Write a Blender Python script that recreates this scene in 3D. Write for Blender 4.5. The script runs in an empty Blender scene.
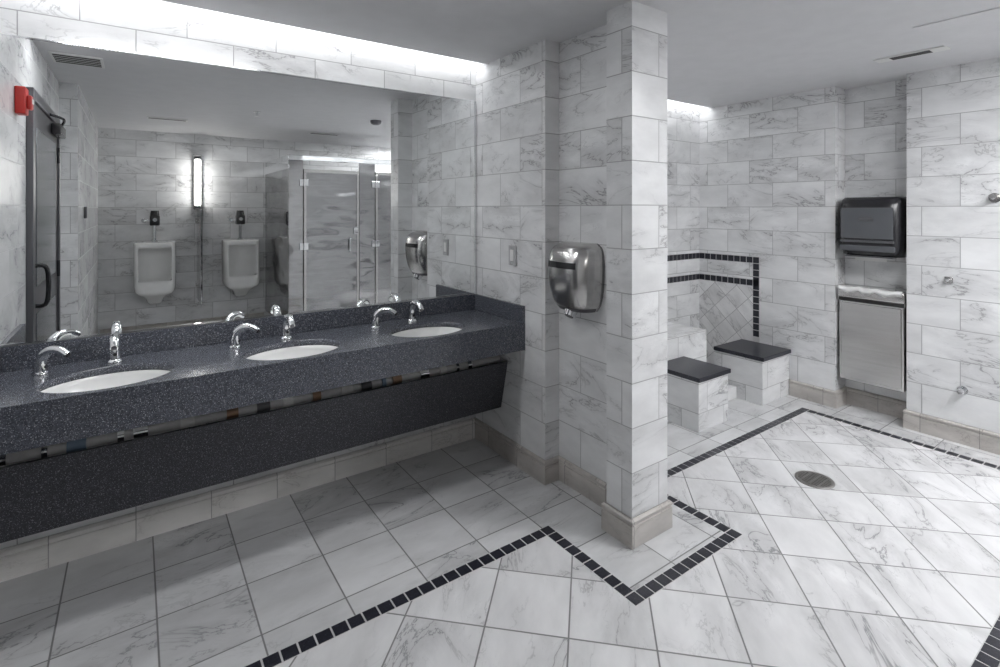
import bpy, bmesh, math, random
from mathutils import Vector, Matrix
random.seed(3)
S=bpy.context.scene
try:
    S.view_settings.view_transform='Standard'
except Exception: pass
# ---------------- dimensions ----------------
H=1.53; CZ=2.476; TOPZ=2.64
YW=2.92; XL=-0.47; XL2=-0.36; YO=-1.75
XA=1.864; XP=1.966; XS=2.09; XR=4.40; XN=4.58
# ---------------- node helpers ----------------
class NT:
    def __init__(s,name):
        s.m=bpy.data.materials.new(name); s.m.use_nodes=True
        s.t=s.m.node_tree; s.b=s.t.nodes['Principled BSDF']
    def n(s,k): return s.t.nodes.new(k)
    def put(s,sock,v):
        if isinstance(v,bpy.types.NodeSocket): s.t.links.new(v,sock)
        else: sock.default_value=v
    def ma(s,op,a,b=0.0,c=0.0):
        n=s.n('ShaderNodeMath'); n.operation=op
        s.put(n.inputs[0],a); s.put(n.inputs[1],b); s.put(n.inputs[2],c); return n.outputs[0]
    def vm(s,op,a,b=(0,0,0)):
        n=s.n('ShaderNodeVectorMath'); n.operation=op
        s.put(n.inputs[0],a)
        if op=='SCALE': s.put(n.inputs['Scale'],b)
        else: s.put(n.inputs[1],b)
        return n.outputs[0]
    def comb(s,x,y,z):
        n=s.n('ShaderNodeCombineXYZ')
        for i,v in enumerate((x,y,z)): s.put(n.inputs[i],v)
        return n.outputs[0]
    def sep(s,v):
        n=s.n('ShaderNodeSeparateXYZ'); s.put(n.inputs[0],v); return n.outputs
    def noise(s,vec,scale,detail=2.,rough=.5,dist=0.):
        n=s.n('ShaderNodeTexNoise'); s.put(n.inputs['Vector'],vec)
        n.inputs['Scale'].default_value=scale; n.inputs['Detail'].default_value=detail
        n.inputs['Roughness'].default_value=rough; n.inputs['Distortion'].default_value=dist
        return n.outputs['Fac']
    def mr(s,v,a,b,c,d):
        n=s.n('ShaderNodeMapRange'); n.clamp=True
        s.put(n.inputs[0],v)
        for i,q in enumerate((a,b,c,d)): n.inputs[i+1].default_value=q
        return n.outputs[0]
    def mix(s,f,a,b):
        n=s.n('ShaderNodeMix'); n.data_type='RGBA'
        s.put(n.inputs[0],f)
        s.put(n.inputs[6],a if not isinstance(a,tuple) else (*a,1)[:4]); s.put(n.inputs[7],b if not isinstance(b,tuple) else (*b,1)[:4])
        return n.outputs[2]
    def bump(s,h,st,dist):
        n=s.n('ShaderNodeBump'); s.put(n.inputs['Height'],h); n.inputs['Strength'].default_value=st; n.inputs['Distance'].default_value=dist
        s.t.links.new(n.outputs[0],s.b.inputs['Normal'])
def simple(name,col,rough=.5,metal=0.,spec=.5,em=None,es=0):
    N=NT(name); b=N.b
    g=N.n('ShaderNodeNewGeometry'); f=N.noise(g.outputs['Position'],9.,3.)
    k=N.mr(f,.3,.7,.97,1.02)
    c=N.vm('SCALE',tuple(col),k)
    N.t.links.new(c,b.inputs['Base Color'])
    b.inputs['Roughness'].default_value=rough; b.inputs['Metallic'].default_value=metal
    b.inputs['Specular IOR Level'].default_value=spec
    if em: b.inputs['Emission Color'].default_value=(*em,1); b.inputs['Emission Strength'].default_value=es
    return N.m
def tile(name,tw,th,run=True,diag=False,base=(.76,.765,.77),vein=(.24,.24,.25),grout=(.36,.36,.365),gw=.0045,rough=.2,z0=0.,u0=0.,vs=1.0,vm=1.0,cloud=.14):
    N=NT(name); g=N.n('ShaderNodeNewGeometry')
    P=N.sep(g.outputs['Position']); Q=N.sep(g.outputs['True Normal'])
    ax=N.ma('GREATER_THAN',N.ma('ABSOLUTE',Q[0]),.5); az=N.ma('GREATER_THAN',N.ma('ABSOLUTE',Q[2]),.5)
    u=N.ma('MULTIPLY_ADD',ax,N.ma('SUBTRACT',P[1],P[0]),P[0])
    v=N.ma('MULTIPLY_ADD',az,N.ma('SUBTRACT',P[1],P[2]),P[2])
    if diag:
        r=math.sqrt(.5)
        uu=N.ma('MULTIPLY',N.ma('ADD',u,v),r); vv=N.ma('MULTIPLY',N.ma('SUBTRACT',v,u),r)
        u,v=uu,vv
    vr=N.ma('DIVIDE',N.ma('SUBTRACT',v,z0),th); row=N.ma('FLOOR',vr); fv=N.ma('SUBTRACT',vr,row)
    ur=N.ma('DIVIDE',N.ma('SUBTRACT',u,u0),tw)
    if run: ur=N.ma('MULTIPLY_ADD',N.ma('MODULO',N.ma('ADD',row,40.),2.),.5,ur)
    col=N.ma('FLOOR',ur); fu=N.ma('SUBTRACT',ur,col)
    eu=N.ma('MULTIPLY',N.ma('MINIMUM',fu,N.ma('SUBTRACT',1.,fu)),tw)
    ev=N.ma('MULTIPLY',N.ma('MINIMUM',fv,N.ma('SUBTRACT',1.,fv)),th)
    e=N.ma('MINIMUM',eu,ev); mask=N.mr(e,gw*.35,gw*.65,0.,1.)
    wn=N.n('ShaderNodeTexWhiteNoise'); wn.noise_dimensions='3D'
    N.t.links.new(N.comb(N.ma('MULTIPLY',row,1.37),N.ma('MULTIPLY',col,1.71),N.ma('MULTIPLY_ADD',ax,7.3,.5)),wn.inputs[0])
    rnd=wn.outputs['Color']; rv=wn.outputs['Value']
    vec=N.vm('ADD',N.comb(u,v,0.),N.vm('SCALE',rnd,40.))
    mp=N.n('ShaderNodeMapping'); mp.inputs['Rotation'].default_value=(0,0,math.radians(-35)); mp.inputs['Scale'].default_value=(1,2.3,1)
    N.t.links.new(vec,mp.inputs[0]); vec=mp.outputs[0]
    n1=N.noise(vec,2.3*vs,6.,.6,.7); a=N.ma('ABSOLUTE',N.ma('SUBTRACT',n1,.5))
    thin=N.mr(a,0.,.017,.88,0.); wide=N.mr(a,0.,.14,.30,0.)
    n2=N.noise(vec,1.5*vs,2.); msk=N.mr(n2,.42,.60,0.,1.)
    n4=N.noise(vec,5.*vs,5.,.65,.5); thin2=N.mr(N.ma('ABSOLUTE',N.ma('SUBTRACT',n4,.5)),0.,.012,.34,0.)
    vf=N.ma('MULTIPLY',N.ma('MAXIMUM',N.ma('MAXIMUM',thin,wide),thin2),msk)
    vf=N.ma('MULTIPLY',vf,vm)
    n3=N.noise(vec,2.6,4.,.6); k=N.ma('ADD',N.mr(n3,.25,.75,1-cloud,1+cloud),N.ma('MULTIPLY_ADD',rv,.11,-.055))
    c=N.mix(vf,N.vm('SCALE',base,k),vein)
    c=N.mix(mask,grout,c)
    N.t.links.new(c,N.b.inputs['Base Color'])
    N.t.links.new(N.mr(mask,0.,1.,.8,rough),N.b.inputs['Roughness'])
    N.bump(mask,.35,.0015)
    return N.m
def speckle(name,base,fleck,rough,th=.60):
    N=NT(name); g=N.n('ShaderNodeNewGeometry'); p=g.outputs['Position']
    n=N.noise(p,260.,2.,.6); n2=N.noise(p,120.,1.)
    f=N.mr(n,th,th+.06,0.,1.); d=N.mr(n2,.35,.65,.75,1.3)
    c=N.mix(f,N.vm('SCALE',base,d),fleck)
    N.t.links.new(c,N.b.inputs['Base Color']); N.b.inputs['Roughness'].default_value=rough
    return N.m
def steel(name,col,rough,wavy=0.):
    N=NT(name); g=N.n('ShaderNodeNewGeometry'); mp=N.n('ShaderNodeMapping'); mp.inputs['Scale'].default_value=(1.5,1.5,60)
    N.t.links.new(g.outputs['Position'],mp.inputs[0]); n=N.noise(mp.outputs[0],1.,2.)
    N.b.inputs['Metallic'].default_value=1
    N.t.links.new(N.vm('SCALE',tuple(col),N.mr(n,.3,.7,.96,1.04)),N.b.inputs['Base Color'])
    N.t.links.new(N.mr(n,.3,.7,rough*.92,rough*1.08),N.b.inputs['Roughness'])
    if wavy: 
        m2=N.n('ShaderNodeMapping'); m2.inputs['Scale'].default_value=(1.2,1.2,2.6); N.t.links.new(g.outputs['Position'],m2.inputs[0])
        N.bump(N.noise(m2.outputs[0],1.3,1.5),1.,wavy)
    return N.m
M_wall=tile('marble_wall_tile',.405,.203,z0=.127,rough=.2)
M_floor=tile('marble_floor_tile',.305,.305,run=False,z0=YW-.305*10,u0=.064,base=(.63,.635,.64),grout=(.21,.21,.21),gw=.0065,rough=.25,vs=.9)
M_floord=tile('marble_floor_tile_diagonal',.305,.305,run=False,diag=True,z0=.07,u0=.02,base=(.72,.72,.725),grout=(.23,.23,.23),gw=.0065,rough=.25,vs=.9)
M_accent=tile('marble_accent_diagonal',.15,.15,run=False,diag=True,base=(.76,.76,.76),rough=.22)
M_base=tile('stone_baseboard',.305,.5,run=False,z0=-.1,base=(.50,.475,.45),vein=(.32,.29,.27),grout=(.28,.27,.26),gw=.004,rough=.3,vs=2.5,cloud=.28)
M_basel=tile('stone_baseboard_light',.305,.5,run=False,z0=-.1,base=(.78,.765,.74),vein=(.5,.48,.46),grout=(.4,.39,.38),gw=.004,rough=.3,vs=2,cloud=.15)
M_ceil=simple('ceiling_paint',(.68,.68,.695),.75)
M_cnt=speckle('solid_surface_counter',(.074,.080,.098),(.48,.50,.55),.2)
M_pan=speckle('solid_surface_panel',(.030,.031,.038),(.27,.27,.30),.4)
M_mos=speckle('black_mosaic_stone',(.018,.019,.028),(.12,.12,.16),.3,.66)
M_grt=simple('light_grout',(.55,.55,.55),.85)
M_por=simple('white_porcelain',(.92,.92,.91),.08)
M_chr=simple('chrome',(.82,.83,.84),.07,1.)
M_st=steel('brushed_steel',(.62,.61,.60),.22)
M_std=steel('brushed_steel_stall',(.45,.45,.455),.10,.03)
M_blk=simple('black_plastic',(.02,.02,.023),.25)
M_smoke=simple('smoked_plastic',(.10,.105,.115),.12)
M_dgr=simple('dark_grey_metal',(.14,.14,.15),.35,.6)
M_plate=simple('grey_plate',(.42,.42,.43),.35)
M_drn=simple('drain_metal',(.30,.29,.28),.35,.8)
M_wh=simple('white_plastic',(.75,.75,.74),.4)
M_wh2=simple('grey_pipe_insulation',(.6,.6,.6),.5)
M_red=simple('red_plastic',(.50,.025,.02),.35)
M_cop=simple('copper_pipe',(.36,.24,.17),.35,.8)
M_blue=simple('blue_hose',(.18,.25,.34),.4)
M_glow=simple('lamp_glass',(1,1,1),.3,em=(1,.98,.95),es=24)
M_cove=simple('cove_lamp',(1,1,1),.3,em=(.98,.99,1),es=10)
M_fill=simple('added_fill_glow',(1,1,1),.3,em=(.98,.985,1),es=24)  # emission for ceiling panels added as room fill, out of view
M_fill2=simple('added_vanity_fill_glow',(1,1,1),.3,em=(.98,.985,1),es=27)  # emission for the added, unseen fill panel above the vanity
M_slot=simple('dark_slot',(.03,.03,.03),.6)
N=NT('mirror_glass'); N.b.inputs['Base Color'].default_value=(.94,.955,.955,1); N.b.inputs['Metallic'].default_value=1; N.b.inputs['Roughness'].default_value=0.0; M_mir=N.m
M_door=simple('dark_door_paint',(.06,.06,.066),.3)
# ---------------- mesh builder ----------------
class B:
    def __init__(s,name,M=None): s.name=name; s.v=[]; s.f=[]; s.fm=[]; s.fs=[]; s.mats=[]; s.M=M or Matrix()
    def add(s,vs,fs,mat,smooth=False):
        if mat not in s.mats: s.mats.append(mat)
        k=len(s.v); s.v+=[s.M@Vector(p) for p in vs]
        for f in fs: s.f.append([i+k for i in f]); s.fm.append(s.mats.index(mat)); s.fs.append(smooth)
    def box(s,x0,x1,y0,y1,z0,z1,mat,bev=0,seg=2,R=None):
        bm=bmesh.new(); bmesh.ops.create_cube(bm,size=1)
        for q in bm.verts: q.co=Vector(((x0+x1)/2+q.co.x*(x1-x0),(y0+y1)/2+q.co.y*(y1-y0),(z0+z1)/2+q.co.z*(z1-z0)))
        if bev: bmesh.ops.bevel(bm,geom=bm.edges[:],offset=bev,segments=seg,affect='EDGES',profile=.5)
        if R is not None: bmesh.ops.transform(bm,matrix=R,verts=bm.verts)
        bm.verts.index_update(); s.add([q.co.copy() for q in bm.verts],[[q.index for q in f.verts] for f in bm.faces],mat,bool(bev and seg>2)); bm.free()
    def prism(s,pts,z0,z1,mat):
        n=len(pts); vs=[(x,y,z0) for x,y in pts]+[(x,y,z1) for x,y in pts]
        s.add(vs,[list(range(n))[::-1],list(range(n,2*n))]+[[i,(i+1)%n,n+(i+1)%n,n+i] for i in range(n)],mat)
    def loft(s,secs,mat,smooth=True,cap=True):
        n=len(secs[0]); vs=[p for q in secs for p in q]; fs=[]
        for k in range(len(secs)-1):
            for i in range(n): fs.append([k*n+i,k*n+(i+1)%n,(k+1)*n+(i+1)%n,(k+1)*n+i])
        s.add(vs,fs,mat,smooth)
        if cap:
            s.add(secs[0],[list(range(n))[::-1]],mat); s.add(secs[-1],[list(range(n))],mat)
    def tube(s,pts,rad,mat,n=16,sub=5):
        pts=[Vector(p) for p in pts]
        if not hasattr(rad,'__len__'): rad=[rad]*len(pts)
        P=[];R=[]
        if len(pts)>2:
            for i in range(len(pts)-1):
                a=pts[max(i-1,0)];b=pts[i];c=pts[i+1];d=pts[min(i+2,len(pts)-1)]
                for j in range(sub):
                    t=j/sub
                    P.append(.5*((2*b)+(c-a)*t+(2*a-5*b+4*c-d)*t*t+(3*b-a-3*c+d)*t**3)); R.append(rad[i]*(1-t)+rad[i+1]*t)
            P.append(pts[-1]);R.append(rad[-1])
        else: P=pts;R=list(rad)
        secs=[]; up=None
        for i,p in enumerate(P):
            T=(P[min(i+1,len(P)-1)]-P[max(i-1,0)]).normalized()
            if up is None: up=T.orthogonal().normalized()
            up=(up-T*up.dot(T)).normalized(); w=T.cross(up)
            secs.append([p+(up*math.cos(2*math.pi*k/n)+w*math.sin(2*math.pi*k/n))*R[i] for k in range(n)])
        s.loft(secs,mat)
    def cyl(s,p0,p1,r0,mat,r1=None,n=24): s.tube([p0,p1],[r0,r1 if r1 is not None else r0],mat,n)
    def revolve(s,prof,c,mat,n=32,sx=1.,sy=1.,cap=False):
        s.loft([[(c[0]+r*sx*math.cos(2*math.pi*k/n),c[1]+r*sy*math.sin(2*math.pi*k/n),c[2]+z) for k in range(n)] for r,z in prof],mat,True,cap)
    def done(s,merge=False):
        me=bpy.data.meshes.new(s.name); c=Vector((0,0,0))
        if s.v:
            lo=Vector([min(p[i] for p in s.v) for i in range(3)]); hi=Vector([max(p[i] for p in s.v) for i in range(3)]); c=(lo+hi)/2
        me.from_pydata([p-c for p in s.v],[],s.f)
        for m in s.mats: me.materials.append(m)
        me.polygons.foreach_set('material_index',s.fm); me.polygons.foreach_set('use_smooth',s.fs)
        bm=bmesh.new(); bm.from_mesh(me)
        if merge: bmesh.ops.remove_doubles(bm,verts=bm.verts,dist=1e-5)
        bmesh.ops.recalc_face_normals(bm,faces=bm.faces); bm.to_mesh(me); bm.free()
        o=bpy.data.objects.new(s.name,me); o.location=c; S.collection.objects.link(o); return o
def boolean(a,b):
    m=a.modifiers.new('b','BOOLEAN'); m.operation='DIFFERENCE'; m.object=b; m.solver='EXACT'
    dg=bpy.context.evaluated_depsgraph_get(); me=bpy.data.meshes.new_from_object(a.evaluated_get(dg))
    a.modifiers.clear(); a.data=me; bpy.data.objects.remove(b)
def half(w,d,z,n=2.6,k=20,y0=0.):
    o=[]
    for i in range(k+1):
        a=math.pi*i/k; c,q=math.cos(a),math.sin(a)
        o.append((w/2*math.copysign(abs(c)**(2/n),c),y0+d*abs(q)**(2/n),z))
    return o
R90=Matrix.Rotation(math.pi/2,4,'Z')
def at(x,y,z=0,rot=None): return Matrix.Translation((x,y,z))@(rot or Matrix())
# ---------------- room shell ----------------
w=B('wall_sink'); w.box(XL-.15,4.75,YW,YW+.12,0,TOPZ,M_wall); w.done()
w=B('wall_partition'); w.prism([(XA,YW),(XA,2.2),(XP,2.2),(XP,1.715),(XS,1.715),(XS,YW)],0,TOPZ,M_wall); w.done()
w=B('column'); w.box(1.835,XS,1.56,1.7149,0,CZ,M_wall); w.done()
w=B('wall_right'); w.prism([(XR,YW),(XR,1.75),(XN,1.75),(XN,1.30),(XR,1.30),(XR,YO),(4.75,YO),(4.75,YW)],0,TOPZ,M_wall); w.done()
w=B('wall_opposite'); w.box(XL-.15,4.75,YO-.12,YO,0,TOPZ,M_wall); w.done()
w=B('wall_left'); w.prism([(XL,YW),(XL,.78),(XL2,.78),(XL2,YO),(XL-.15,YO),(XL-.15,YW)],0,TOPZ,M_wall); w.done()
# ceiling with cove slot along the sink wall
c=B('ceiling'); YC=2.80
c.box(XL-.15,4.75,YO-.1,YC,CZ,CZ+.02,M_ceil)
c.box(XL-.15,4.75,YC-.02,YC,CZ+.02,TOPZ,M_ceil)
c.box(XL-.15,4.75,YC-.02,YW+.12,TOPZ,TOPZ+.02,M_ceil); c.done()
for (a,b) in ((XL+.02,XA-.02),(XS+.02,XR-.02)):
    l=B('cove_light'); l.box(a,b,YC+.002,YC+.012,CZ+.05,TOPZ-.001,M_wh); l.box(a,b,YC+.012,YC+.05,CZ+.075,CZ+.13,M_cove,.008,3); l.done()
# ---------------- floor ----------------
p=.0583; y0=1.841; x0=1.571
def gy(k): return y0+k*p
def gx(k): return x0+k*p
YT=gy(0); YJ=gy(-9); YB=gy(-24); YF=gy(-38)
XJ=gx(0); XK=gx(12); XE=gx(44); XB=gx(-29)
loop=[(XB,YT),(XJ,YT),(XJ,YJ),(XK,YJ),(XK,YT),(XE,YT),(XE,YB),(XK,YB),(XK,YF),(XB,YF)]
cells=set()
for i in range(len(loop)):
    (ax,ay),(bx,by)=loop[i],loop[(i+1)%len(loop)]
    ia,ja=round((ax-x0)/p),round((ay-y0)/p); ib,jb=round((bx-x0)/p),round((by-y0)/p)
    if ia==ib:
        for j in range(min(ja,jb),max(ja,jb)+1): cells.add((ia,j))
    else:
        for k in range(min(ia,ib),max(ia,ib)+1): cells.add((k,ja))
def inside(x,y):
    c=False; q=loop
    for i in range(len(q)):
        (xa,ya),(xb,yb)=q[i],q[i-1]
        xa+=p/2;xb+=p/2;ya+=p/2;yb+=p/2
        if (ya>y)!=(yb>y) and x<(xb-xa)*(y-ya)/(yb-ya)+xa: c=not c
    return c
xs=sorted({XL-.15,4.75}|{a+d for a in (XB,XJ,XK,XE) for d in (0,p)}); ys=sorted({YO-.12,YW+.12}|{a+d for a in (YT,YJ,YB,YF) for d in (0,p)})
fl=B('floor')
for i in range(len(xs)-1):
    for j in range(len(ys)-1):
        a,b,cc,d=xs[i],xs[i+1],ys[j],ys[j+1]; mx,my=(a+b)/2,(cc+d)/2
        if (math.floor((mx-x0)/p),math.floor((my-y0)/p)) in cells: m=M_grt
        else: m=M_floord if inside(mx,my) else M_floor
        fl.add([(a,cc,0),(b,cc,0),(b,d,0),(a,d,0)],[[0,1,2,3]],m)
fl.done(merge=True)
mo=B('trim_floor_mosaic')
g=.0035
for (i,j) in sorted(cells):
    a=gx(i)+g; b=gx(i+1)-g; cc=gy(j)+g; d=gy(j+1)-g
    mo.add([(a,cc,0),(b,cc,0),(b,d,0),(a,d,0),(a,cc,.0015),(b,cc,.0015),(b,d,.0015),(a,d,.0015)],[[4,5,6,7],[0,1,5,4],[1,2,6,5],[2,3,7,6],[3,0,4,7]],M_mos)
mo.done()
# ---------------- baseboards ----------------
def baseboard(name,path,mat=M_base):
    prof=[(0,0),(.016,0),(.016,.098),(.011,.101),(.011,.106),(.017,.109),(.017,.120),(.008,.128),(0,.128)]
    P=[Vector(q) for q in path]; n=len(P); off=[]
    for i in range(n):
        ds=[]
        if i>0: ds.append((P[i]-P[i-1]).normalized())
        if i<n-1: ds.append((P[i+1]-P[i]).normalized())
        ns=[Vector((d.y,-d.x)) for d in ds]
        off.append(ns[0] if len(ns)==1 else (ns[0]+ns[1])/(1+ns[0].dot(ns[1])))
    b=B(name); b.loft([[(P[i].x+off[i].x*t,P[i].y+off[i].y*t,z) for t,z in prof] for i in range(n)],mat,False); b.done()
e=.0005
baseboard('baseboard_sink',[(XL,YW-e),(XA-.018,YW-e)],M_basel)
baseboard('baseboard_partition',[(XA-e,YW-.001),(XA-e,2.2-e),(XP-e,2.2-e),(XP-e,1.717)])
baseboard('baseboard_column',[(XP-.02,1.716),(1.835-e,1.716),(1.835-e,1.56-e),(XS+e,1.56-e),(XS+e,2.45)])
baseboard('baseboard_right',[(XR-e,2.085),(XR-e,1.75-e),(XN-e,1.75-e),(XN-e,1.30+e),(XR-e,1.30+e),(XR-e,YO+.001)])
baseboard('baseboard_left',[(XL+e,.78+e),(XL2+e,.78+e),(XL2+e,YO+.02)])
baseboard('baseboard_opposite',[(1.42,YO+e),(XL2+.02,YO+e)])
# ---------------- mirror ----------------
m=B('wall_mirror'); m.box(XL+.004,XA-.012,YW-.008,YW-.0005,.972,2.245,M_mir)
m.box(XA-.012,XA-.004,YW-.014,YW-.0005,.965,2.252,M_chr); m.box(XL+.004,XA-.012,YW-.012,YW-.0005,2.245,2.252,M_chr); m.box(XL+.004,XA-.012,YW-.012,YW-.0005,.965,.972,M_chr); m.done()
# ---------------- vanity counter ----------------
ZC=.862; YCF=2.38
sinks=[(-.087,2.575),(.616,2.575),(1.325,2.575)]; SRX=.220; SRY=.164
c=B('vanity_counter'); c.box(XL+.001,XA-.001,YCF,YW-.001,ZC-.03,ZC,M_cnt); o=c.done()
for (sx,sy) in sinks:
    k=B('cut'); k.revolve([(1,-.1),(1,.1)],(sx,sy,ZC),M_cnt,64,SRX,SRY,cap=True); boolean(o,k.done())
c2=B('apron'); c2.box(XL+.001,XA-.001,YCF,YCF+.025,.703,ZC-.0301,M_cnt)
c2.box(XL+.001,XA-.001,YW-.022,YW-.001,ZC+.0001,.962,M_cnt,.002)
c2.box(XA-.022,XA-.001,YCF,YW-.0225,ZC+.0001,.962,M_cnt,.002)
c2.box(XL+.001,XL+.022,YCF,YW-.0225,ZC+.0001,.962,M_cnt,.002)
a=c2.done(); a.parent=o; a.matrix_parent_inverse=Matrix.Translation(-o.location)
k=B('vanity_knee_panel')
sec=lambda x:[(x,2.552,.594),(x,2.572,.594),(x,2.645,.292),(x,2.625,.292)]
k.loft([sec(XL+.001),sec(XA-.001)],M_pan,False)
for bx in (-.44,.26,.97,XA-.03): k.box(bx,bx+.01,2.577,YW-.001,.545,.56,M_st)
k.done()
# horizontal waste / supply lines seen through the gap above the panel
q=B('supply_pipes')
q.cyl((XL+.01,2.640,.594),(XA-.01,2.640,.594),.020,M_wh2)
q.cyl((XL+.01,2.705,.602),(XA-.01,2.705,.602),.010,M_cop); q.cyl((XL+.01,2.745,.602),(XA-.01,2.745,.602),.010,M_chr)
xx=XL+.05
while xx<XA-.12:
    l=random.uniform(.015,.06); mt=random.choice([M_chr,M_dgr,M_chr,M_blk,M_wh,M_dgr,M_cop,M_blue])
    q.cyl((xx,2.640,.594),(xx+l,2.640,.594),random.uniform(.024,.031),mt)
    if random.random()<.6: q.tube([(xx+l/2,2.640,.61),(xx+l/2,2.65,.645),(xx+l/2+.02,2.72,.66),(xx+l/2+.03,2.80,.66)],.009,random.choice([M_chr,M_wh,M_blk]),10)
    xx+=l+random.uniform(.03,.14)
q.done()
for i,(sx,sy) in enumerate(sinks):
    s=B('sink_basin'); prof=[(1.07,-.031),(1.0,-.031),(.99,-.05),(.95,-.08),(.85,-.11),(.65,-.135),(.35,-.148),(.10,-.152)]
    s.revolve(prof,(sx,sy,ZC),M_por,56,SRX,SRY)
    s.revolve([(1.07,-.031),(1.07,-.045),(1.03,-.075),(.92,-.12),(.68,-.15),(.3,-.162),(.1,-.165)],(sx,sy,ZC),M_por,40,SRX,SRY)
    s.revolve([(.022,-.152),(.030,-.149),(.026,-.144),(.012,-.147),(.001,-.147)],(sx,sy,ZC),M_chr,24)
    s.done()
    q=B('sink_plumbing')
    q.tube([(sx,sy+.03,.695),(sx,sy+.09,.68),(sx,sy+.19,.64),(sx,sy+.24,.52),(sx+.04,sy+.25,.47),(sx+.08,sy+.26,.52),(sx+.09,sy+.29,.57),(sx+.09,YW-.01,.57)],.019,M_wh)
    q.cyl((sx+.09,YW-.03,.57),(sx+.09,YW-.001,.57),.045,M_chr)
    for dx,mm in ((-.12,M_chr),(-.2,M_blue),(.17,M_cop)):
        q.tube([(sx+dx,YW-.001,.60),(sx+dx,YW-.07,.60),(sx+dx*.8,YW-.11,.66),(sx+dx*.5,YW-.12,.82)],.008,mm,10)
        q.cyl((sx+dx,YW-.05,.60),(sx+dx,YW-.085,.60),.017,M_chr)
    q.box(sx-.30,sx-.18,YW-.12,YW-.001,.50,.66,M_wh,.008); q.box(sx-.27,sx-.21,YW-.125,YW-.119,.54,.6,M_dgr,.002)
    q.done()
for fx in (-.075,.635,1.345):
    b=B('sensor_faucet',at(fx,2.815,ZC))
    b.revolve([(.030,0),(.030,.006),(.024,.010),(.021,.016)],(0,0,0),M_chr,24,cap=True)
    b.tube([(0,0,.01),(0,0,.06),(0,-.015,.095),(0,-.05,.115),(0,-.095,.108),(0,-.125,.085)],[.023,.0205,.0205,.019,.0165,.0145],M_chr,20,6)
    b.cyl((0,-.125,.086),(0,-.128,.080),.010,M_dgr); b.cyl((0,-.0205,.035),(0,-.0215,.035),.007,M_blk); b.done()
for fx in (-.315,.39,1.10):
    b=B('soap_dispenser_spout',at(fx,2.775,ZC,Matrix.Rotation(math.radians(50),4,'Z')))
    b.revolve([(.027,0),(.027,.008),(.020,.014)],(0,0,0),M_chr,24,cap=True)
    b.tube([(0,0,.012),(0,-.002,.045),(0,-.012,.075),(0,-.045,.098),(0,-.085,.098),(0,-.118,.080)],[.023,.020,.019,.017,.0145,.013],M_chr,20,6)
    b.cyl((0,-.118,.081),(0,-.122,.073),.0095,M_blk); b.cyl((0,-.021,.03),(0,-.023,.03),.006,M_blk); b.done()
# ---------------- hand dryer ----------------
def dsec(t,off=0.):
    zs=[0,.04,.12,.22,.30,.335,.355]; ws=[.225,.275,.312,.322,.312,.285,.225]; ds=[.105,.135,.16,.168,.152,.125,.07]
    z=t*.355
    for i in range(6):
        if zs[i]<=z<=zs[i+1]+1e-9:
            h=zs[i+1]-zs[i]; k=(z-zs[i])/h
            def cr(a):
                m0=(a[i+1]-a[i-1])/(zs[i+1]-zs[i-1]) if i>0 else (a[1]-a[0])/(zs[1]-zs[0])
                m1=(a[i+2]-a[i])/(zs[i+2]-zs[i]) if i<5 else (a[6]-a[5])/(zs[6]-zs[5])
                return (2*k**3-3*k*k+1)*a[i]+(k**3-2*k*k+k)*h*m0+(-2*k**3+3*k*k)*a[i+1]+(k**3-k*k)*h*m1
            return z,cr(ws)+2*off,cr(ds)+off
h=B('hand_dryer',at(XP-.0005,2.01,.995,R90))
h.loft([half(dsec(t/36)[1],dsec(t/36)[2],dsec(t/36)[0],3.0,36) for t in range(37)],M_st)
def patch(t0,t1,i0,i1,mat,off=.0015,k=36):
    secs=[half(dsec(t,off)[1],dsec(t,off)[2],dsec(t)[0],3.0,k) for t in (t0,t0+(t1-t0)/3,t0+(t1-t0)*2/3,t1)]
    vs=[q for s_ in secs for q in s_[i0:i1+1]]; n=i1-i0+1
    h.add(vs,[[a*n+i,a*n+i+1,(a+1)*n+i+1,(a+1)*n+i] for a in range(3) for i in range(n-1)],mat,True)
patch(.64,.73,11,24,M_blk); patch(.0,.05,1,35,M_dgr)
h.tube([(0,.07,.02),(0,.085,-.005),(0,.10,-.03)],[.045,.036,.030],M_chr,24); h.cyl((0,.10,-.0305),(0,.101,-.032),.024,M_blk)
h.done()
# ---------------- paper towel dispenser ----------------
d=B('paper_towel_dispenser',at(XN-.0005,1.525,1.18,R90))
def rsec(w,dep,z,n=5): return half(w,dep,z,n,28)
zz=[(0,.36,.17),(.012,.385,.20),(.06,.395,.225),(.09,.40,.235),(.25,.405,.235),(.38,.405,.225),(.42,.40,.20),(.437,.385,.165)]
d.loft([rsec(a[1],a[2],a[0],4.5) for a in zz],M_blk)
d.loft([[(x,y,z) for x,y,z in half(.33,.008,z,8,20,.233)] for z in (.135,.36)],M_smoke)
d.box(-.17,.17,.230,.243,.105,.122,M_dgr,.004); d.box(-.045,.045,.236,.245,.262,.286,M_dgr,.003)
d.box(-.15,.15,.12,.20,-.004,.004,M_dgr); d.box(-.1,.1,.15,.152,-.035,0.,M_wh)
d.box(-.175,.175,.22,.239,.04,.085,M_smoke,.01)
d.done()
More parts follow.
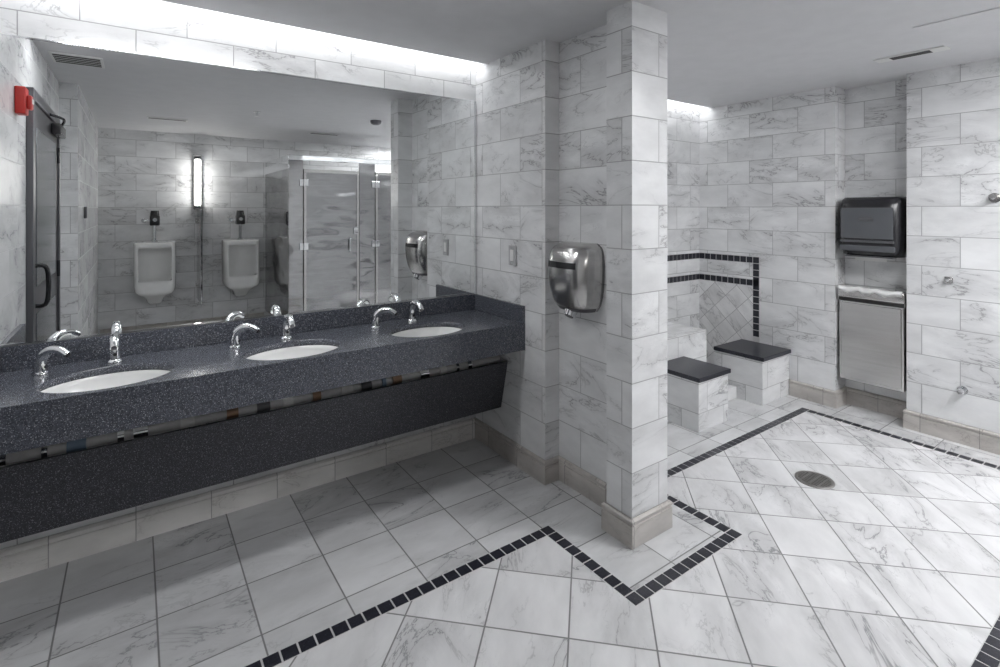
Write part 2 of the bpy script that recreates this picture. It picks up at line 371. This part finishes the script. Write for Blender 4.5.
# ---------------- waste receptacle ----------------
r=B('waste_receptacle',at(XN-.0005,1.525,.235,R90))
r.box(-.205,.205,.0,.16,0,.60,M_st,.006,2); r.box(-.19,.19,.158,.166,.02,.585,M_st,.005)
r.box(-.205,.205,.0,.165,.60,.66,M_slot)
r.box(-.212,.212,.150,.185,.625,.70,M_st,.012,3); r.box(-.212,-.2,0,.16,.60,.70,M_st); r.box(.2,.212,0,.16,.60,.70,M_st)
secs=[]
for i in range(13):
    x=-.20+.4*i/12; zt=.70+.012*math.sin(i*1.7)+.004*math.cos(i*4)
    secs.append([(x,.02,zt-.01),(x,.145,zt-.002),(x,.188,zt+.004),(x,.192,zt-.03-.006*math.sin(i*2.3)),(x,.187,zt-.028),(x,.184,.702),(x,.02,.69)])
r.loft(secs,M_wh); r.done()
# ---------------- wall fittings right ----------------
b=B('robe_hook',at(XR-.0005,1.07,1.06,R90)); b.box(-.022,.022,0,.008,-.022,.022,M_st,.003); b.tube([(0,.008,0),(0,.03,-.002),(0,.045,.012)],[.009,.008,.011],M_chr); b.done()
b=B('wall_valve',at(XR-.0005,1.0,.35,R90)); b.cyl((0,0,0),(0,.006,0),.028,M_chr,n=32); b.cyl((0,.006,0),(0,.05,0),.014,M_chr); b.cyl((0,.05,0),(0,.065,0),.019,M_chr,.015); b.done()
b=B('wall_hook',at(XR-.0005,.845,1.6,R90)); b.cyl((0,0,0),(0,.01,0),.03,M_st,n=32); b.tube([(0,.01,0),(0,.05,0),(0,.07,.01)],[.012,.012,.018],M_st); b.done()
b=B('light_switch',at(XA-.0005,2.50,1.25,R90)); b.box(-.038,.038,0,.007,-.060,.060,M_plate,.003); b.box(-.017,.017,.007,.011,-.034,.034,M_wh,.002); b.cyl((0,.006,.047),(0,.0085,.047),.004,M_chr); b.cyl((0,.006,-.047),(0,.0085,-.047),.004,M_chr); b.done()
# ---------------- drain ----------------
b=B('floor_drain'); b.revolve([(.098,.0),(.098,.004),(.082,.005),(.080,.002)],(3.13,1.35,0),M_drn,40); b.revolve([(.082,.001),(.001,.001)],(3.13,1.35,0),M_slot,40)
for k in range(-4,5):
    x=k*.0175; l=math.sqrt(.081**2-x*x); b.box(3.13+x-.0045,3.13+x+.0045,1.35-l,1.35+l,.001,.0045,M_drn)
for k in (-.045,0,.045): b.box(3.13-.065,3.13+.065,1.35+k-.005,1.35+k+.005,.001,.0047,M_drn)
b.done()
# ---------------- shower area ----------------
def bench(x0_,x1_,ya,yb):
    b=B('shower_bench'); b.box(x0_,x1_,ya,yb,0,.345,M_wall,.002); b.box(x0_-.012,min(x1_+.012,XR-.001),ya-.015,yb,.3451,.376,M_mos,.004); b.done()
bench(3.14,3.50,2.09,2.469); bench(3.975,XR-.001,2.09,2.50)
b=B('shower_ledge'); b.box(XS+.001,3.82,2.47,YW-.001,0,.54,M_wall,.003); b.done()
b=B('shower_curb'); b.box(3.501,3.974,2.30,2.44,0,.09,M_wall,.003); b.done()
t=B('trim_shower_mosaic'); q=.058
def wt(kind,a,z):
    gg=.0035
    if kind=='X': t.box(XR-.004,XR-.0002,a+gg,a+q-gg,z+gg,z+q-gg,M_mos)
    else: t.box(a+gg,a+q-gg,YW-.004,YW-.0002,z+gg,z+q-gg,M_mos)
yr=2.92-10*q
for zc in (1.057,.857):
    for i in range(10): wt('X',yr+i*q,zc)
    for i in range(30): wt('Y',XR-.004-(i+1)*q,zc)
t.box(XR-.002,XR-.0001,yr,YW,1.057,1.057+q,M_grt); t.box(XR-.002,XR-.0001,yr,YW,.857,.857+q,M_grt)
t.box(XR-30*q,XR,YW-.002,YW-.0001,1.057,1.057+q,M_grt); t.box(XR-30*q,XR,YW-.002,YW-.0001,.857,.857+q,M_grt)
for i in range(1,12): wt('X',yr,1.057-i*q)
t.box(XR-.0019,XR-.0001,yr,yr+q,.376,1.115,M_grt)
t.done()
b=B('trim_shower_accent_tile'); b.box(XR-.003,XR-.0002,yr+q,YW-.0005,.0,.857,M_accent); b.done()
# ---------------- ceiling fittings ----------------
def vent(x,y,l,wd,n=1,name='ceiling_vent'):
    b=B(name,at(x,y,CZ)); b.box(-l/2,l/2,-wd/2,wd/2,-.008,0,M_wh,.002)
    st=(wd-.03)/n
    for i in range(n):
        yy=-wd/2+.015+i*st; b.box(-l/2+.015,l/2-.015,yy+st*.2,yy+st*.8,-.009,-.0079,M_slot)
    b.done()
vent(.27,-.59,.36,.10,2); vent(1.93,-.73,.36,.10,2); vent(-.30,1.62,.26,.26,5); vent(3.86,1.12,.10,.36,1)
b=B('ceiling_access_panel'); b.box(3.3,3.85,.55,.95,CZ-.006,CZ-.0001,M_ceil,.002); b.done()
b=B('sprinkler_head',at(.96,.38,CZ)); b.cyl((0,0,-.008),(0,0,0),.035,M_chr); b.cyl((0,0,-.04),(0,0,-.008),.010,M_chr); b.cyl((0,0,-.044),(0,0,-.04),.02,M_chr); b.done()
b=B('smoke_detector',at(2.1,.55,CZ)); b.revolve([(.06,0),(.06,-.02),(.05,-.035),(.03,-.045),(.001,-.047)],(0,0,0),M_dgr,32); b.done()
for (x,y,lx,ly,mt) in ((2.85,.2,.28,.28,M_fill),(3.45,-.25,.28,.28,M_fill),(3.45,-1.1,.28,.28,M_fill),(4.0,-.7,.28,.28,M_fill),(.15,2.155,.50,.065,M_fill2)):  # glowing panels added to brighten the room, outside camera and mirror view
    b=B('added_fill_panel'); b.box(x-lx-.02,x+lx+.02,y-ly-.02,y+ly+.02,CZ-.008,CZ-.0001,M_wh,.002); b.box(x-lx,x+lx,y-ly,y+ly,CZ-.011,CZ-.0079,mt); b.done()
# ---------------- opposite wall: urinals, sconce, screens ----------------
def urinal(x):
    o=B('urinal',at(x,YO+.0005,.38))
    P=[(.0,.10,.10),(.03,.15,.16),(.09,.19,.24),(.13,.27,.31),(.155,.36,.345),(.18,.40,.35),(.24,.415,.345),(.40,.42,.32),(.62,.42,.29),(.735,.42,.27),(.75,.41,.26)]
    o.loft([half(a[1],a[2],a[0],7.,24) for a in P],M_por); ob=o.done(merge=True)
    c=B('c',at(x,YO+.0005,.38)); Q=[(.22,.16,.12),(.24,.26,.19),(.27,.30,.24),(.30,.325,.27),(.31,.33,.5),(.66,.33,.5),(.69,.32,.5)]
    c.loft([half(a[1],a[2],a[0],6,24,.06) for a in Q],M_por); boolean(ob,c.done(merge=True))
    f=B('flush_valve',at(x,YO+.0005,0))
    f.tube([(0,.06,1.131),(0,.06,1.2),(0,.06,1.33)],.018,M_chr); f.cyl((0,.06,1.131),(0,.06,1.15),.032,M_chr)
    f.box(-.05,.05,.01,.13,1.33,1.45,M_blk,.012,3); f.cyl((0,.065,1.45),(0,.065,1.51),.048,M_blk,.04); f.cyl((-.11,.06,1.39),(-.05,.06,1.39),.02,M_chr); f.cyl((-.11,.0,1.39),(-.11,.075,1.39),.026,M_chr)
    f.cyl((0,.13,1.40),(0,.134,1.40),.022,M_chr); f.done()
urinal(.185); urinal(1.12)
b=B('urinal_screen'); b.box(.63,.652,YO+.0005,YO+.48,.40,1.52,M_std,.003)
for z in (.55,1.35): b.box(.615,.667,YO+.0005,YO+.03,z,z+.06,M_st,.003)
b.done()
def sconce(x):
    s=B('wall_sconce',at(x,YO+.0005,0)); s.box(-.05,.05,0,.03,1.52,2.22,M_st,.004); s.revolve([(.001,0),(.026,.0),(.028,.01),(.028,.57),(.026,.58),(.001,.58)],(0,.065,1.575),M_glow,24)
    for z in (1.54,2.155): s.revolve([(.001,0),(.034,0),(.034,.035),(.001,.035)],(0,.065,z),M_dgr,24)
    s.done()
sconce(.64)
# ---------------- toilet stalls ----------------
b=B('toilet_stall_partition'); YS=-.44; xs_=[1.45,2.47,3.5]
for x in xs_: b.box(x-.0125,x+.0125,YO+.001,YS-.03,.15,2.0,M_std,.003)
pil=[(1.4375,1.60),(2.28,2.48),(3.16,3.52)]
for a,c_ in pil: b.box(a,c_,YS-.03,YS,.03,2.10,M_std,.003); b.box(a-.005,c_+.005,YS-.035,YS+.005,0,.08,M_st)
for a,c_ in ((1.608,2.272),(2.488,3.152)):
    b.box(a,c_,YS-.022,YS-.001,.15,2.0,M_std,.003)
    for (u1,u2,z1,z2) in ((a,c_,1.96,2.0),(a,c_,.15,.19),(a,a+.03,.19,1.96),(c_-.03,c_,.19,1.96)): b.box(u1,u2,YS-.001,YS+.005,z1,z2,M_st,.002)
    b.box(a-.008,a+.0,YS-.012,YS-.0,.15,2.0,M_slot); b.box(c_,c_+.008,YS-.012,YS-.0,.15,2.0,M_slot)
    b.box(c_-.07,c_-.02,YS+.004,YS+.016,1.22,1.30,M_chr,.003)
    for z in (.25,1.05,1.8): b.box(a-.05,a+.05,YS+.004,YS+.012,z,z+.08,M_chr,.003); b.cyl((a-.003,YS+.012,z),(a-.003,YS+.012,z+.08),.009,M_chr)
    b.tube([(c_-.12,YS-.001,1.02),(c_-.12,YS+.035,1.02),(c_-.12,YS+.035,1.16),(c_-.12,YS-.001,1.16)],.008,M_chr)
b.box(1.4375,3.52,YS-.035,YS+.008,2.10,2.16,M_chr,.003); b.box(1.435,1.465,YO+.001,YS-.035,2.10,2.16,M_chr)
b.done()
# ---------------- left wall: door, alarm ----------------
b=B('door_1'); x=XL+.0005; ya,yb=1.08,2.14
b.box(x,x+.03,ya-.06,ya,0,2.17,M_dgr,.003); b.box(x,x+.03,yb,yb+.06,0,2.17,M_dgr,.003); b.box(x,x+.03,ya,yb,2.11,2.17,M_dgr,.003)
b.box(x,x+.018,ya+.003,yb-.003,.005,2.107,M_door,.002)
for (u1,u2,z1,z2) in ((ya+.12,yb-.12,.25,.95),(ya+.12,yb-.12,1.1,1.98)):
    b.box(x+.016,x+.022,u1,u2,z1,z2,M_smoke,.003)
b.tube([(x+.018,yb-.07,1.0),(x+.07,yb-.07,1.02),(x+.07,yb-.07,1.2),(x+.018,yb-.07,1.22)],.011,M_blk)
b.box(x+.018,x+.07,ya+.05,ya+.33,2.02,2.09,M_blk,.008,3); b.tube([(x+.06,ya+.2,2.09),(x+.09,ya+.42,2.105),(x+.03,ya+.5,2.12)],.008,M_blk)
for z in (.25,1.06,1.85): b.cyl((x+.022,ya+.002,z),(x+.022,ya+.002,z+.11),.011,M_blk)
b.done()
b=B('fire_alarm',at(XL+.0005,2.47,2.05)); b.box(0,.04,-.045,.045,-.065,.065,M_red,.006,3); b.box(.04,.06,-.028,.028,-.04,.028,M_red,.008,3); b.box(.058,.062,-.018,.018,-.012,.012,M_wh,.001); b.done()
b=B('thermostat',at(XL2+.0005,.2,1.5)); b.box(0,.02,-.04,.04,-.05,.05,M_dgr,.005,3); b.done()
# ---------------- world & camera ----------------
W=bpy.data.worlds.new('World'); S.world=W; W.use_nodes=True; W.node_tree.nodes['Background'].inputs[0].default_value=(.02,.02,.02,1)
cd=bpy.data.cameras.new('camera'); co=bpy.data.objects.new('camera',cd); S.collection.objects.link(co)
co.location=(0,0,H); ang=math.atan2(364,515); co.rotation_euler=(math.pi/2,0,-ang)
cd.sensor_width=36; cd.lens=515/1000*36; cd.shift_y=-(333.5-209)/1000; cd.clip_start=.03
S.camera=co
